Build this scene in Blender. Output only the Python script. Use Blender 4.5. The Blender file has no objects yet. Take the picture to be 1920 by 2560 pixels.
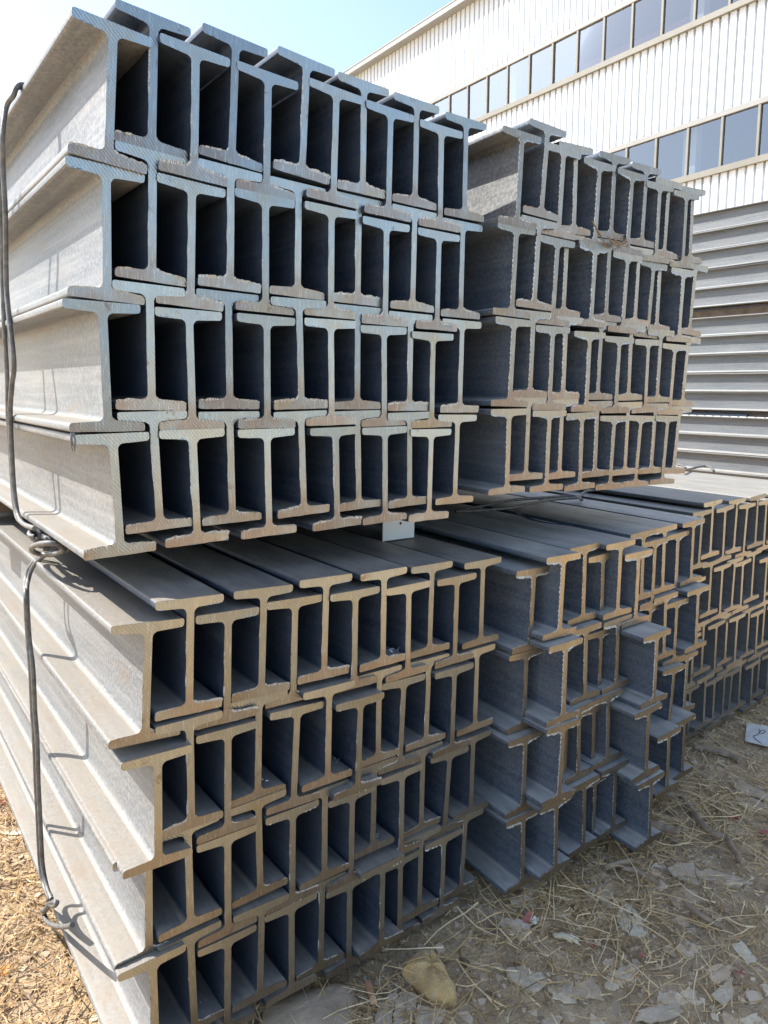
import bpy, bmesh, math, random
from mathutils import Vector, Matrix
S = bpy.context.scene
COL = S.collection
random.seed(7)
RAD = math.radians

# ------------------------------------------------------------------ camera
ZC = 0.785                                   # camera height above the ground
CAM = Vector((0.0, -0.7387, ZC))
RC = Matrix(((0.79512384, 0.08112209, -0.60099691),
             (-0.60611644, 0.13902353, -0.78313174),
             (0.02002342, 0.98696082, 0.15971036)))
cd = bpy.data.cameras.new('camera'); cam = bpy.data.objects.new('camera', cd)
COL.objects.link(cam)
cd.sensor_fit = 'VERTICAL'; cd.sensor_height = 36.0; cd.lens = 36.0 * 1776.6 / 2560.0
cd.clip_start = 0.02; cd.clip_end = 600
cam.matrix_world = Matrix.Translation(CAM) @ RC.to_4x4()
S.camera = cam
S.render.resolution_x = 768; S.render.resolution_y = 1024

# ------------------------------------------------------------------ light
SUN_DIR = Vector((1.0, -1.2, -1.65)).normalized()      # the way the light travels
to_sun = -SUN_DIR
elev = math.asin(to_sun.z)
w = bpy.data.worlds.new('World'); S.world = w; w.use_nodes = True
nt = w.node_tree; bg = nt.nodes['Background']
sky = nt.nodes.new('ShaderNodeTexSky'); sky.sky_type = 'NISHITA'; sky.sun_disc = False
sky.sun_elevation = elev
sky.sun_rotation = math.atan2(to_sun.x, to_sun.y)
sky.altitude = 50; sky.air_density = 1.0; sky.dust_density = 1.3; sky.ozone_density = 0.8
hs = nt.nodes.new('ShaderNodeHueSaturation'); hs.inputs['Saturation'].default_value = 0.94; hs.inputs['Value'].default_value = 1.0
nt.links.new(sky.outputs[0], hs.inputs['Color']); nt.links.new(hs.outputs[0], bg.inputs[0]); bg.inputs[1].default_value = 0.105
sl = bpy.data.lights.new('sun', 'SUN'); sl.energy = 2.9; sl.angle = RAD(0.53); sl.color = (1.0, 0.95, 0.875)
so = bpy.data.objects.new('sun', sl); COL.objects.link(so)
so.rotation_euler = SUN_DIR.to_track_quat('-Z', 'Y').to_euler()
S.view_settings.view_transform = 'Standard'; S.view_settings.look = 'None'
S.view_settings.exposure = 1.8; S.view_settings.gamma = 1.0
S.cycles.max_bounces = 10; S.cycles.diffuse_bounces = 6; S.cycles.glossy_bounces = 5
S.cycles.use_denoising = True

# ------------------------------------------------------------------ helpers
def ray(px, py):
    return RC @ Vector(((px - 960) / 1776.6, -(py - 1280) / 1776.6, -1.0))
def at_y(px, py, y):
    v = ray(px, py); return CAM + v * ((y - CAM.y) / v.y)
def at_x(px, py, x):
    v = ray(px, py); return CAM + v * ((x - CAM.x) / v.x)
def at_z(px, py, z):
    v = ray(px, py); return CAM + v * ((z - CAM.z) / v.z)

def mesh(name, verts, faces, mat=None, smooth=None):
    me = bpy.data.meshes.new(name)
    me.from_pydata([tuple(v) for v in verts], [], faces)
    if mat: me.materials.append(mat)
    me.update()
    if smooth is not None:
        for p in me.polygons: p.use_smooth = True
        me.set_sharp_from_angle(angle=RAD(smooth))
    return me
def link(name, data, parent=None):
    o = bpy.data.objects.new(name, data); COL.objects.link(o)
    if parent: o.parent = parent
    return o
def thing(name, label, cat, loc=(0, 0, 0), rot=(0, 0, 0), group=None):
    o = link(name, None); o.location = loc; o.rotation_euler = rot
    o.empty_display_size = 0.02
    return tag(o, label, cat, group)
def tag(o, label, cat, group=None, kind=None):
    if label: o['label'] = label
    if cat: o['category'] = cat
    if group: o['group'] = group
    if kind: o['kind'] = kind
    return o
def struct(o):
    o['kind'] = 'structure'; return o

class MB:
    def __init__(s): s.v = []; s.f = []
    def box(s, x0, x1, y0, y1, z0, z1):
        n = len(s.v)
        s.v += [(x, y, z) for z in (z0, z1) for y in (y0, y1) for x in (x0, x1)]
        s.f += [tuple(n + i for i in q) for q in ((0,2,3,1),(4,5,7,6),(0,1,5,4),(2,6,7,3),(0,4,6,2),(1,3,7,5))]
    def tube(s, pts, r, k=8, closed=False, jit=0.0):
        pts = [Vector(p) for p in pts]; m = len(pts); n0 = len(s.v)
        prev = None
        for i, p in enumerate(pts):
            a = pts[(i - 1) % m] if (closed or i > 0) else p
            b = pts[(i + 1) % m] if (closed or i < m - 1) else p
            t = (b - a).normalized()
            if prev is None:
                u = t.orthogonal().normalized()
            else:
                u = (prev - t * prev.dot(t)).normalized()
            prev = u; v = t.cross(u)
            rr = (r[i] if isinstance(r, (list, tuple)) else r) * (1 + random.uniform(-jit, jit))
            for j in range(k):
                a_ = 2 * math.pi * j / k
                s.v.append(p + u * math.cos(a_) * rr + v * math.sin(a_) * rr)
        segs = m if closed else m - 1
        for i in range(segs):
            for j in range(k):
                a_ = n0 + i * k + j; b_ = n0 + i * k + (j + 1) % k
                c_ = n0 + ((i + 1) % m) * k + (j + 1) % k; d_ = n0 + ((i + 1) % m) * k + j
                s.f.append((a_, b_, c_, d_))
        if not closed:
            s.f.append(tuple(n0 + j for j in range(k))[::-1])
            s.f.append(tuple(n0 + (m - 1) * k + j for j in range(k)))
    def build(s, name, mat, parent=None, smooth=None):
        return link(name, mesh(name, s.v, s.f, mat, smooth), parent)

def spline(pts, n=6):
    pts = [Vector(p) for p in pts]; out = []
    for i in range(len(pts) - 1):
        p0 = pts[max(i - 1, 0)]; p1 = pts[i]; p2 = pts[i + 1]; p3 = pts[min(i + 2, len(pts) - 1)]
        for k in range(n):
            t = k / n
            out.append(0.5 * ((2 * p1) + (p2 - p0) * t + (2 * p0 - 5 * p1 + 4 * p2 - p3) * t * t + (3 * p1 - p0 - 3 * p2 + p3) * t ** 3))
    out.append(pts[-1]); return out

# ------------------------------------------------------------------ materials
class NT:
    def __init__(s, name):
        s.m = bpy.data.materials.new(name); s.m.use_nodes = True
        s.t = s.m.node_tree; s.b = s.t.nodes['Principled BSDF']; s.n = s.t.nodes; s.l = s.t.links
    def new(s, typ, **kw):
        nd = s.n.new(typ)
        for k, v in kw.items(): setattr(nd, k, v)
        return nd
    def val(s, sock, v):
        if hasattr(v, 'is_output') or isinstance(v, bpy.types.NodeSocket): s.l.new(v, sock)
        else: sock.default_value = v
    def noise(s, vec, scale, detail=4, rough=0.6, dist=0.0):
        nd = s.new('ShaderNodeTexNoise'); nd.inputs['Scale'].default_value = scale
        nd.inputs['Detail'].default_value = detail; nd.inputs['Roughness'].default_value = rough
        nd.inputs['Distortion'].default_value = dist
        if vec is not None: s.l.new(vec, nd.inputs['Vector'])
        return nd.outputs['Fac']
    def ramp(s, fac, stops):
        nd = s.new('ShaderNodeValToRGB'); e = nd.color_ramp.elements
        while len(e) > 1: e.remove(e[-1])
        e[0].position = stops[0][0]; e[0].color = stops[0][1] if len(stops[0][1]) == 4 else (*stops[0][1], 1)
        for p, c in stops[1:]:
            q = e.new(p); q.color = c if len(c) == 4 else (*c, 1)
        s.l.new(fac, nd.inputs[0]); return nd.outputs[0]
    def mix(s, fac, a, b, mode='MIX'):
        nd = s.new('ShaderNodeMix', data_type='RGBA', blend_type=mode)
        s.val(nd.inputs[0], fac)
        for sock, v in ((nd.inputs[6], a), (nd.inputs[7], b)):
            if isinstance(v, tuple) and len(v) == 3: v = (*v, 1)
            s.val(sock, v)
        return nd.outputs[2]
    def math(s, op, a, b=None, clamp=False):
        nd = s.new('ShaderNodeMath', operation=op, use_clamp=clamp)
        s.val(nd.inputs[0], a)
        if b is not None: s.val(nd.inputs[1], b)
        return nd.outputs[0]
    def mapping(s, vec, scale=(1, 1, 1), rot=(0, 0, 0), loc=None):
        nd = s.new('ShaderNodeMapping'); s.l.new(vec, nd.inputs[0])
        nd.inputs['Scale'].default_value = scale; nd.inputs['Rotation'].default_value = rot
        if loc is not None: s.val(nd.inputs['Location'], loc)
        return nd.outputs[0]
    def bump(s, h, strength=0.3, dist=0.001, normal=None):
        nd = s.new('ShaderNodeBump'); nd.inputs['Strength'].default_value = strength
        nd.inputs['Distance'].default_value = dist; s.l.new(h, nd.inputs['Height'])
        if normal is not None: s.l.new(normal, nd.inputs['Normal'])
        s.l.new(nd.outputs[0], s.b.inputs['Normal']); return nd.outputs[0]
    def obj(s): return s.new('ShaderNodeTexCoord').outputs['Object']
    def rand(s): return s.new('ShaderNodeObjectInfo').outputs['Random']
    def geo(s, k): return s.new('ShaderNodeNewGeometry').outputs[k]
    def set(s, **kw):
        for k, v in kw.items():
            sock = s.b.inputs[k.replace('_', ' ')]
            if isinstance(v, tuple) and len(v) == 3: v = (*v, 1)
            s.val(sock, v)

def shifted(n):
    """object coordinates, moved by a random amount per object so copies differ"""
    r = n.rand(); cx = n.new('ShaderNodeCombineXYZ')
    n.l.new(n.math('MULTIPLY', r, 17.0), cx.inputs[0]); n.l.new(n.math('MULTIPLY', r, 31.0), cx.inputs[1]); n.l.new(n.math('MULTIPLY', r, 7.0), cx.inputs[2])
    ad = n.new('ShaderNodeVectorMath', operation='ADD'); n.l.new(n.obj(), ad.inputs[0]); n.l.new(cx.outputs[0], ad.inputs[1])
    return ad.outputs[0]

def mat_scale(name, c0, c1, c2, hi, dustc, dusty):
    n = NT(name); p = shifted(n)
    big = n.noise(n.mapping(p, (3, 1.2, 9)), 2.5, 5, .6)
    streak = n.noise(n.mapping(p, (40, 1.3, 40)), 3.0, 3, .6)
    fine = n.noise(p, 520, 3, .7)
    speck = n.noise(p, 230, 4, .8)
    c = n.ramp(big, [(.3, c0), (.55, c1), (.75, c2)])
    c = n.mix(n.math('MULTIPLY', n.ramp(streak, [(.45, (0, 0, 0)), (.7, (1, 1, 1))]), .45), c, hi)
    c = n.mix(n.math('MULTIPLY', n.ramp(speck, [(.48, (0, 0, 0)), (.60, (1, 1, 1))]), .6), c, hi)
    c = n.mix(n.math('MULTIPLY', n.ramp(speck, [(.32, (1, 1, 1)), (.43, (0, 0, 0))]), .55), c, tuple(q * .5 for q in c0))
    # pale dust that has settled on everything facing up
    sep = n.new('ShaderNodeSeparateXYZ'); n.l.new(n.geo('Normal'), sep.inputs[0])
    upf = n.ramp(sep.outputs[2], [(.35, (0, 0, 0)), (.9, (1, 1, 1))])
    dust = n.ramp(n.noise(n.mapping(p, (8, 2.2, 8)), 5, 6, .7), [(.25, (.35 * dusty,) * 3), (.7, (.95 * dusty,) * 3)])
    c = n.mix(n.math('MULTIPLY', upf, dust), c, dustc)
    # thin rust stain in patches
    rust = n.ramp(n.noise(n.mapping(p, (6, 2.0, 6)), 7, 6, .7), [(.55, (0, 0, 0)), (.72, (1, 1, 1))])
    c = n.mix(n.math('MULTIPLY', rust, .5), c, tuple(q * f for q, f in zip(c2, (1.05, .74, .50))))
    scr = n.ramp(n.noise(n.mapping(p, (260, 1.6, 260), (0, 0, .05)), 1.0, 2, .5), [(.66, (0, 0, 0)), (.72, (1, 1, 1))])
    wear = n.ramp(n.noise(n.mapping(p, (5, 1.5, 5)), 4, 3, .5), [(.45, (0, 0, 0)), (.65, (1, 1, 1))])
    c = n.mix(n.math('MULTIPLY', n.math('MULTIPLY', scr, wear), .6), c, hi)
    n.set(Base_Color=c, Metallic=.12, Roughness=n.ramp(speck, [(.3, (.42,) * 3), (.7, (.62,) * 3)]))
    n.b.inputs['Specular IOR Level'].default_value = .45
    h = n.math('ADD', n.math('MULTIPLY', fine, .5), speck)
    n.bump(h, .35, .0006)
    return n.m

def mat_cut(name, steel, warm, brown_amt, pitch, ang, depth, rough):
    """bare sawn steel: slanted saw marks, heat-browned towards the lower flange"""
    n = NT(name); o = n.obj(); p = shifted(n)
    turn = n.new('ShaderNodeCombineXYZ')
    n.l.new(n.math('ADD', n.math('MULTIPLY', n.math('FRACT', n.math('MULTIPLY', n.rand(), 13.7)), .5), ang - .25), turn.inputs[1])
    mpn = n.new('ShaderNodeMapping'); n.l.new(p, mpn.inputs[0]); mpn.inputs['Scale'].default_value = (1, .15, 1); n.l.new(turn.outputs[0], mpn.inputs['Rotation'])
    mp = mpn.outputs[0]
    wv = n.new('ShaderNodeTexWave', wave_type='BANDS', bands_direction='X', wave_profile='SIN')
    wv.inputs['Scale'].default_value = 1.0 / pitch / 3.14; wv.inputs['Distortion'].default_value = 2.2
    wv.inputs['Detail'].default_value = 3; wv.inputs['Detail Scale'].default_value = 1.6
    n.l.new(mp, wv.inputs['Vector'])
    lines = wv.outputs['Fac']
    sc = n.noise(n.mapping(p, (900, 40, 60), (0, ang, 0)), 1, 3, .6)
    cloud = n.noise(p, 22, 5, .6)
    sep = n.new('ShaderNodeSeparateXYZ'); n.l.new(o, sep.inputs[0])
    zz = n.math('DIVIDE', sep.outputs[2], .126)
    low = n.ramp(zz, [(.03, (1, 1, 1)), (.15, (.9, .9, .9)), (.28, (.3, .3, .3)), (.85, (.10, .10, .10)), (.93, (0, 0, 0))])
    xs = n.math('ADD', n.math('MULTIPLY', sep.outputs[0], -5.0), .85)
    br = n.math('MULTIPLY', n.math('MULTIPLY', low, n.ramp(cloud, [(.32, (.3,) * 3), (.55, (1,) * 3)])), n.math('MULTIPLY', xs, brown_amt, True))
    c = n.mix(n.ramp(cloud, [(.3, (0, 0, 0)), (.7, (1, 1, 1))]), steel, warm)
    c = n.mix(n.math('MULTIPLY', br, .85), c, (.215, .150, .115))
    # brassy bloom and rust blots, more on some beams than on others
    rnd = n.rand()
    bloom = n.ramp(n.noise(p, 14, 5, .65, .5), [(.48, (0, 0, 0)), (.66, (1, 1, 1))])
    c = n.mix(n.math('MULTIPLY', bloom, n.math('MULTIPLY', rnd, .55)), c, (.33, .27, .155))
    blot = n.ramp(n.noise(p, 60, 5, .7), [(.62, (0, 0, 0)), (.70, (1, 1, 1))])
    c = n.mix(n.math('MULTIPLY', blot, .6), c, (.15, .085, .05))
    tone = n.ramp(n.math('FRACT', n.math('MULTIPLY', rnd, 7.31)), [(0, (.74, .76, .78)), (1, (1.12, 1.10, 1.06))])
    c = n.mix(1.0, c, tone, 'MULTIPLY')
    patch = n.ramp(n.noise(p, 45, 3, .5), [(.42, (.05,) * 3), (.68, (1,) * 3)])
    c = n.mix(n.math('MULTIPLY', n.math('MULTIPLY', n.ramp(lines, [(.0, (1, 1, 1)), (.42, (0, 0, 0))]), patch), depth), c, (.20, .19, .165))
    c = n.mix(n.math('MULTIPLY', n.ramp(sc, [(.55, (0, 0, 0)), (.75, (1, 1, 1))]), .35), c, (.75, .76, .74))
    n.set(Base_Color=c, Metallic=.92, Roughness=rough)
    h = n.math('ADD', n.math('MULTIPLY', lines, .7), n.math('MULTIPLY', sc, .5))
    n.bump(h, .35, .0006)
    return n.m

def mat_plain(name, col, rough=.7, metal=0.0, var=.25, scale=30, bumpd=.0006, bs=.3):
    n = NT(name); p = shifted(n)
    f = n.noise(p, scale, 6, .65)
    d = tuple(max(0, c * (1 - var)) for c in col); l_ = tuple(min(1, c * (1 + var)) for c in col)
    n.set(Base_Color=n.ramp(f, [(.3, d), (.7, l_)]), Roughness=rough, Metallic=metal)
    n.bump(n.noise(p, scale * 6, 5, .7), bs, bumpd)
    return n.m

M = {}
M['scale'] = mat_scale('mill_scale_dark', (0.018, 0.033, 0.064), (0.033, 0.054, 0.092), (0.052, 0.076, 0.112), (0.080, 0.098, 0.124), (.36, .315, .25), 1.0)  # darker copy for inner beams, deepening the shade of their pockets
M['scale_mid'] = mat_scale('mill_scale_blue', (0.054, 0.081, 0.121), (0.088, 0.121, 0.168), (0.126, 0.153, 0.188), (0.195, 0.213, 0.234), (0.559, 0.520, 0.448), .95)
M['scale_sunlit'] = mat_scale('mill_scale_sunlit', (0.106, 0.118, 0.131), (0.156, 0.164, 0.169), (0.199, 0.200, 0.196), (0.319, 0.316, 0.306), (0.228, 0.199, 0.158), 1.0)  # paler copy for sun-facing outer beams, sunlight put into the colour
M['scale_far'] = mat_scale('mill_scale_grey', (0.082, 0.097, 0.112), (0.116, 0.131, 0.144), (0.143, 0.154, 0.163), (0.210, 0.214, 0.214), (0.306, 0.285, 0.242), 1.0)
M['cut_clean'] = mat_cut('sawn_steel_blue', (.290, .355, .395), (.345, .375, .375), .95, .0031, RAD(38), .38, .34)
M['cut_brass'] = mat_cut('sawn_steel_brass', (.325, .340, .325), (.390, .365, .290), .8, .0031, RAD(38), .38, .34)
M['cut_rough'] = mat_cut('sawn_steel_rough', (.265, .270, .265), (.310, .285, .240), 1.0, .0040, RAD(22), .75, .38)
M['cut_gold'] = mat_cut('sawn_steel_gold', (.295, .275, .225), (.400, .325, .215), .6, .0040, RAD(22), .75, .36)
M['cut_pale'] = mat_cut('sawn_steel_pale', (.335, .335, .310), (.385, .355, .290), .5, .0035, RAD(35), .3, .36)
M['burr'] = mat_plain('torn_burr', (.37, .40, .42), .45, .5, .35, 300)
M['wire'] = mat_plain('annealed_wire', (.150, .148, .142), .5, .35, .45, 110, .0008, .6)
M['swarf'] = mat_plain('bright_swarf', (.62, .66, .70), .3, .8, .2, 200)
M['timber'] = mat_plain('old_timber', (.13, .09, .06), .85, 0, .4, 14)
BEAMS = {
 'U1': [
  [(0.2257, 0.0000, 0.9997, 0.077), (0.2695, 0.0000, 1.0213, 0.053), (0.3106, 0.0000, 1.0021, 0.041), (0.3551, 0.0000, 1.0266, 0.056), (0.3958, 0.0000, 1.0021, 0.027), (0.4404, 0.0000, 1.0291, 0.053), (0.4825, 0.0000, 1.0081, 0.028), (0.5250, 0.0000, 1.0259, 0.001), (0.5633, 0.0000, 1.0051, 0.004), (0.6083, 0.0000, 1.0265, -0.005), (0.6507, 0.0000, 1.0048, -0.018), (0.6958, 0.0000, 1.0251, -0.023)],
  [(0.2205, 0.0000, 0.8732, 0.031), (0.2655, 0.0000, 0.8959, 0.039), (0.3051, 0.0000, 0.8742, 0.039), (0.3506, 0.0000, 0.8972, 0.023), (0.3932, 0.0000, 0.8762, 0.007), (0.4377, 0.0000, 0.8978, 0.011), (0.4810, 0.0000, 0.8783, -0.001), (0.5234, 0.0000, 0.8980, 0.001), (0.5632, 0.0000, 0.8754, -0.005), (0.6079, 0.0000, 0.8971, -0.002), (0.6513, 0.0000, 0.8757, -0.008), (0.6954, 0.0000, 0.8951, -0.015)],
  [(0.2153, 0.0000, 0.7453, -0.005), (0.2605, 0.0000, 0.7669, 0.012), (0.3048, 0.0000, 0.7457, -0.010), (0.3500, 0.0000, 0.7687, -0.000), (0.3940, 0.0000, 0.7469, -0.001), (0.4390, 0.0000, 0.7692, -0.028), (0.4835, 0.0000, 0.7497, -0.023), (0.5231, 0.0000, 0.7692, -0.011), (0.5659, 0.0000, 0.7478, -0.030), (0.6079, 0.0000, 0.7679, -0.011), (0.6460, 0.0000, 0.7453, -0.017), (0.6988, 0.0000, 0.7657, -0.009)],
  [(0.2228, 0.0000, 0.6174, -0.028), (0.2663, 0.0000, 0.6395, -0.032), (0.3068, 0.0000, 0.6205, -0.024), (0.3507, 0.0000, 0.6395, -0.014), (0.3965, 0.0000, 0.6201, -0.020), (0.4452, 0.0000, 0.6405, -0.039), (0.4911, 0.0000, 0.6210, -0.031), (0.5280, 0.0000, 0.6413, -0.032), (0.5692, 0.0000, 0.6206, -0.026), (0.6107, 0.0000, 0.6397, -0.033), (0.6450, 0.0000, 0.6170, -0.003), (0.6936, 0.0000, 0.6366, 0.004)],
 ],
 'U2': [
  [(0.7865, -0.0083, 1.0266, 0.016), (0.8364, -0.0083, 1.0475, 0.039), (0.8792, -0.0084, 1.0264, 0.010), (0.9159, -0.0084, 1.0366, -0.043), (0.9684, -0.0084, 1.0244, -0.000), (1.0115, -0.0084, 1.0432, -0.021), (1.0503, -0.0085, 1.0247, -0.005), (1.0933, -0.0085, 1.0429, -0.013), (1.1329, -0.0085, 1.0216, -0.031), (1.1651, -0.0085, 1.0343, -0.012), (1.2163, -0.0085, 1.0223, -0.042), (1.2417, -0.0086, 1.0341, -0.060)],
  [(0.7845, -0.0083, 0.9032, 0.018), (0.8301, -0.0083, 0.9181, 0.020), (0.8777, -0.0084, 0.8985, 0.016), (0.9070, -0.0084, 0.9138, -0.012), (0.9709, -0.0084, 0.9029, -0.004), (1.0088, -0.0084, 0.9142, -0.024), (1.0521, -0.0085, 0.8988, 0.006), (1.0911, -0.0085, 0.9139, -0.022), (1.1306, -0.0085, 0.8961, 0.024), (1.1630, -0.0085, 0.9093, -0.039), (1.2228, -0.0086, 0.8945, -0.009), (1.2626, -0.0086, 0.9095, 0.028)],
  [(0.7890, -0.0083, 0.7749, 0.013), (0.8333, -0.0083, 0.7891, -0.006), (0.8793, -0.0084, 0.7704, -0.013), (0.9114, -0.0084, 0.7872, -0.024), (0.9693, -0.0084, 0.7683, -0.022), (1.0055, -0.0084, 0.7879, -0.015), (1.0516, -0.0085, 0.7661, -0.016), (1.0848, -0.0085, 0.7878, -0.039), (1.1371, -0.0085, 0.7669, -0.038), (1.1689, -0.0085, 0.7853, -0.025), (1.2140, -0.0085, 0.7636, -0.000), (1.2604, -0.0086, 0.7797, 0.024)],
  [(0.7917, -0.0083, 0.6455, -0.021), (0.8366, -0.0083, 0.6633, -0.010), (0.8810, -0.0084, 0.6436, -0.014), (0.9171, -0.0084, 0.6614, -0.027), (0.9647, -0.0084, 0.6405, -0.042), (1.0106, -0.0084, 0.6592, -0.040), (1.0521, -0.0085, 0.6354, -0.002), (1.0928, -0.0085, 0.6589, -0.029), (1.1246, -0.0085, 0.6358, 0.020), (1.1734, -0.0085, 0.6574, -0.012), (1.2077, -0.0085, 0.6355, 0.016), (1.2559, -0.0086, 0.6523, 0.036)],
 ],
 'L1': [
  [(0.2235, -0.0560, 0.4321, 0.063), (0.2706, -0.0550, 0.4504, 0.036), (0.3140, -0.0540, 0.4283, 0.028), (0.3582, -0.0530, 0.4466, 0.036), (0.4005, -0.0520, 0.4278, 0.022), (0.4420, -0.0511, 0.4478, 0.022), (0.4852, -0.0501, 0.4257, 0.002), (0.5309, -0.0491, 0.4444, -0.006), (0.5732, -0.0482, 0.4199, -0.014), (0.6179, -0.0471, 0.4395, 0.003), (0.6629, -0.0461, 0.4171, -0.007), (0.7160, -0.0449, 0.4332, -0.015)],
  [(0.2286, -0.0559, 0.2964, 0.025), (0.2687, -0.0550, 0.3202, 0.009), (0.3118, -0.0541, 0.2962, 0.017), (0.3525, -0.0531, 0.3207, 0.022), (0.3980, -0.0521, 0.2967, 0.046), (0.4438, -0.0511, 0.3135, 0.013), (0.4863, -0.0501, 0.2892, 0.019), (0.5281, -0.0492, 0.3120, -0.005), (0.5658, -0.0483, 0.2910, 0.030), (0.6153, -0.0472, 0.3079, 0.012), (0.6607, -0.0462, 0.2863, -0.004), (0.7104, -0.0450, 0.3028, -0.014)],
  [(0.2221, -0.0561, 0.1778, 0.026), (0.2669, -0.0551, 0.1976, -0.006), (0.3112, -0.0541, 0.1676, 0.011), (0.3544, -0.0531, 0.1959, -0.015), (0.3968, -0.0521, 0.1677, 0.009), (0.4437, -0.0511, 0.1794, 0.000), (0.4848, -0.0501, 0.1585, 0.003), (0.5225, -0.0493, 0.1842, 0.008), (0.5712, -0.0482, 0.1594, -0.010), (0.6120, -0.0473, 0.1776, -0.006), (0.6536, -0.0462, 0.1596, 0.045), (0.7100, -0.0450, 0.1674, -0.009)],
  [(0.2226, -0.0561, 0.0578, -0.002), (0.2692, -0.0551, 0.0622, -0.019), (0.3085, -0.0541, 0.0378, 0.021), (0.3507, -0.0532, 0.0607, 0.030), (0.3969, -0.0521, 0.0400, -0.001), (0.4413, -0.0511, 0.0489, 0.011), (0.4855, -0.0501, 0.0309, -0.005), (0.5294, -0.0491, 0.0455, -0.004), (0.5727, -0.0482, 0.0275, -0.010), (0.6098, -0.0473, 0.0496, -0.003), (0.6521, -0.0463, 0.0301, 0.002), (0.6946, -0.0453, 0.0446, 0.036)],
 ],
 'L2': [
  [(0.8015, -0.0603, 0.4130, 0.006), (0.8378, -0.0921, 0.4340, -0.005), (0.9000, -0.0156, 0.4130, -0.050), (0.9301, -0.0619, 0.4341, -0.051), (0.9839, -0.0577, 0.4131, -0.055), (1.0023, -0.0789, 0.4340, -0.036), (1.0497, -0.0783, 0.4131, -0.040), (1.1216, -0.0433, 0.4350, -0.070), (1.1676, -0.0357, 0.4131, -0.048), (1.2053, -0.0324, 0.4342, -0.070), (1.2726, -0.0208, 0.4132, -0.070), (1.3140, -0.0255, 0.4345, -0.070)],
  [(0.8049, -0.0559, 0.2830, -0.020), (0.8400, -0.1026, 0.3040, -0.033), (0.9000, -0.0156, 0.2830, -0.050), (0.9312, -0.0757, 0.3042, -0.070), (0.9889, -0.0581, 0.2831, -0.054), (1.0131, -0.0744, 0.3041, -0.066), (1.0568, -0.1213, 0.2831, -0.052), (1.1100, 0.0012, 0.3040, -0.050), (1.1697, -0.0251, 0.2867, 0.090), (1.2152, -0.0385, 0.3043, -0.070), (1.2623, -0.0360, 0.2831, -0.057), (1.3149, -0.0476, 0.3042, -0.070)],
  [(0.7957, -0.0718, 0.1550, -0.016), (0.8355, -0.1058, 0.1760, 0.007), (0.8974, -0.0684, 0.1550, -0.034), (0.9143, -0.0840, 0.1762, -0.070), (0.9790, -0.0659, 0.1551, -0.068), (0.9968, -0.0806, 0.1762, -0.070), (1.0460, -0.1242, 0.1553, -0.070), (1.1150, 0.0016, 0.1760, -0.050), (1.2422, -0.0479, 0.1560, 0.004), (1.2100, 0.0092, 0.1760, -0.050), (1.3408, -0.0226, 0.1551, -0.048), (1.3600, 0.0212, 0.1760, -0.050)],
  [(0.8009, -0.0740, 0.0261, -0.045), (0.8461, -0.1064, 0.0471, -0.061), (0.9000, -0.0156, 0.0260, -0.050), (0.9278, -0.0927, 0.0478, -0.070), (0.9825, -0.0732, 0.0261, -0.057), (1.0143, -0.0943, 0.0471, -0.052), (1.0638, -0.1311, 0.0264, -0.070), (1.1200, 0.0020, 0.0470, -0.050), (1.1650, 0.0056, 0.0260, -0.050), (1.2073, -0.0767, 0.0472, -0.070), (1.3000, 0.0164, 0.0260, -0.050), (1.2836, -0.0601, 0.0472, -0.070)],
 ],
 'L3': [
  [(1.4576, 0.0369, 0.4326, -0.035), (1.5087, 0.0392, 0.4504, -0.066), (1.5707, 0.0420, 0.4327, -0.080), (1.6308, 0.0450, 0.4442, -0.040), (1.6718, 0.0469, 0.4306, -0.030), (1.7302, 0.0494, 0.4472, -0.080), (1.7884, 0.0521, 0.4316, -0.080), (1.8409, 0.0548, 0.4472, -0.075), (1.8934, 0.0573, 0.4316, -0.075), (1.9459, 0.0597, 0.4472, -0.075), (1.9984, 0.0621, 0.4316, -0.075), (2.0509, 0.0646, 0.4472, -0.075)],
  [(1.4800, 0.0481, 0.2780, -0.060), (1.5310, 0.0402, 0.3120, -0.066), (1.5801, 0.0425, 0.2974, -0.063), (1.6384, 0.0453, 0.3045, -0.044), (1.6912, 0.0476, 0.2928, -0.080), (1.7531, 0.0505, 0.3076, -0.080), (1.8208, 0.0536, 0.2852, -0.080), (1.8733, 0.0563, 0.3076, -0.075), (1.9258, 0.0588, 0.2852, -0.075), (1.9783, 0.0612, 0.3076, -0.075)],
  [(1.4900, 0.0485, 0.1490, -0.060), (1.5258, 0.0400, 0.1752, -0.076), (1.5870, 0.0427, 0.1598, -0.080), (1.6461, 0.0455, 0.1705, -0.080), (1.6840, 0.0473, 0.1587, -0.067), (1.7487, 0.0503, 0.1665, -0.070), (1.8001, 0.0525, 0.1500, -0.080), (1.8526, 0.0554, 0.1665, -0.075), (1.9051, 0.0578, 0.1500, -0.075), (1.9576, 0.0602, 0.1665, -0.075)],
  [(1.5000, 0.0490, 0.0200, -0.060), (1.5543, 0.0412, 0.0381, -0.080), (1.6024, 0.0434, 0.0200, -0.080), (1.6527, 0.0458, 0.0309, -0.080), (1.6856, 0.0476, 0.0172, -0.021), (1.7451, 0.0501, 0.0291, -0.078), (1.8048, 0.0528, 0.0130, -0.080), (1.8573, 0.0556, 0.0291, -0.075), (1.9098, 0.0580, 0.0130, -0.075), (1.9623, 0.0604, 0.0291, -0.075)],
 ],
}
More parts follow.
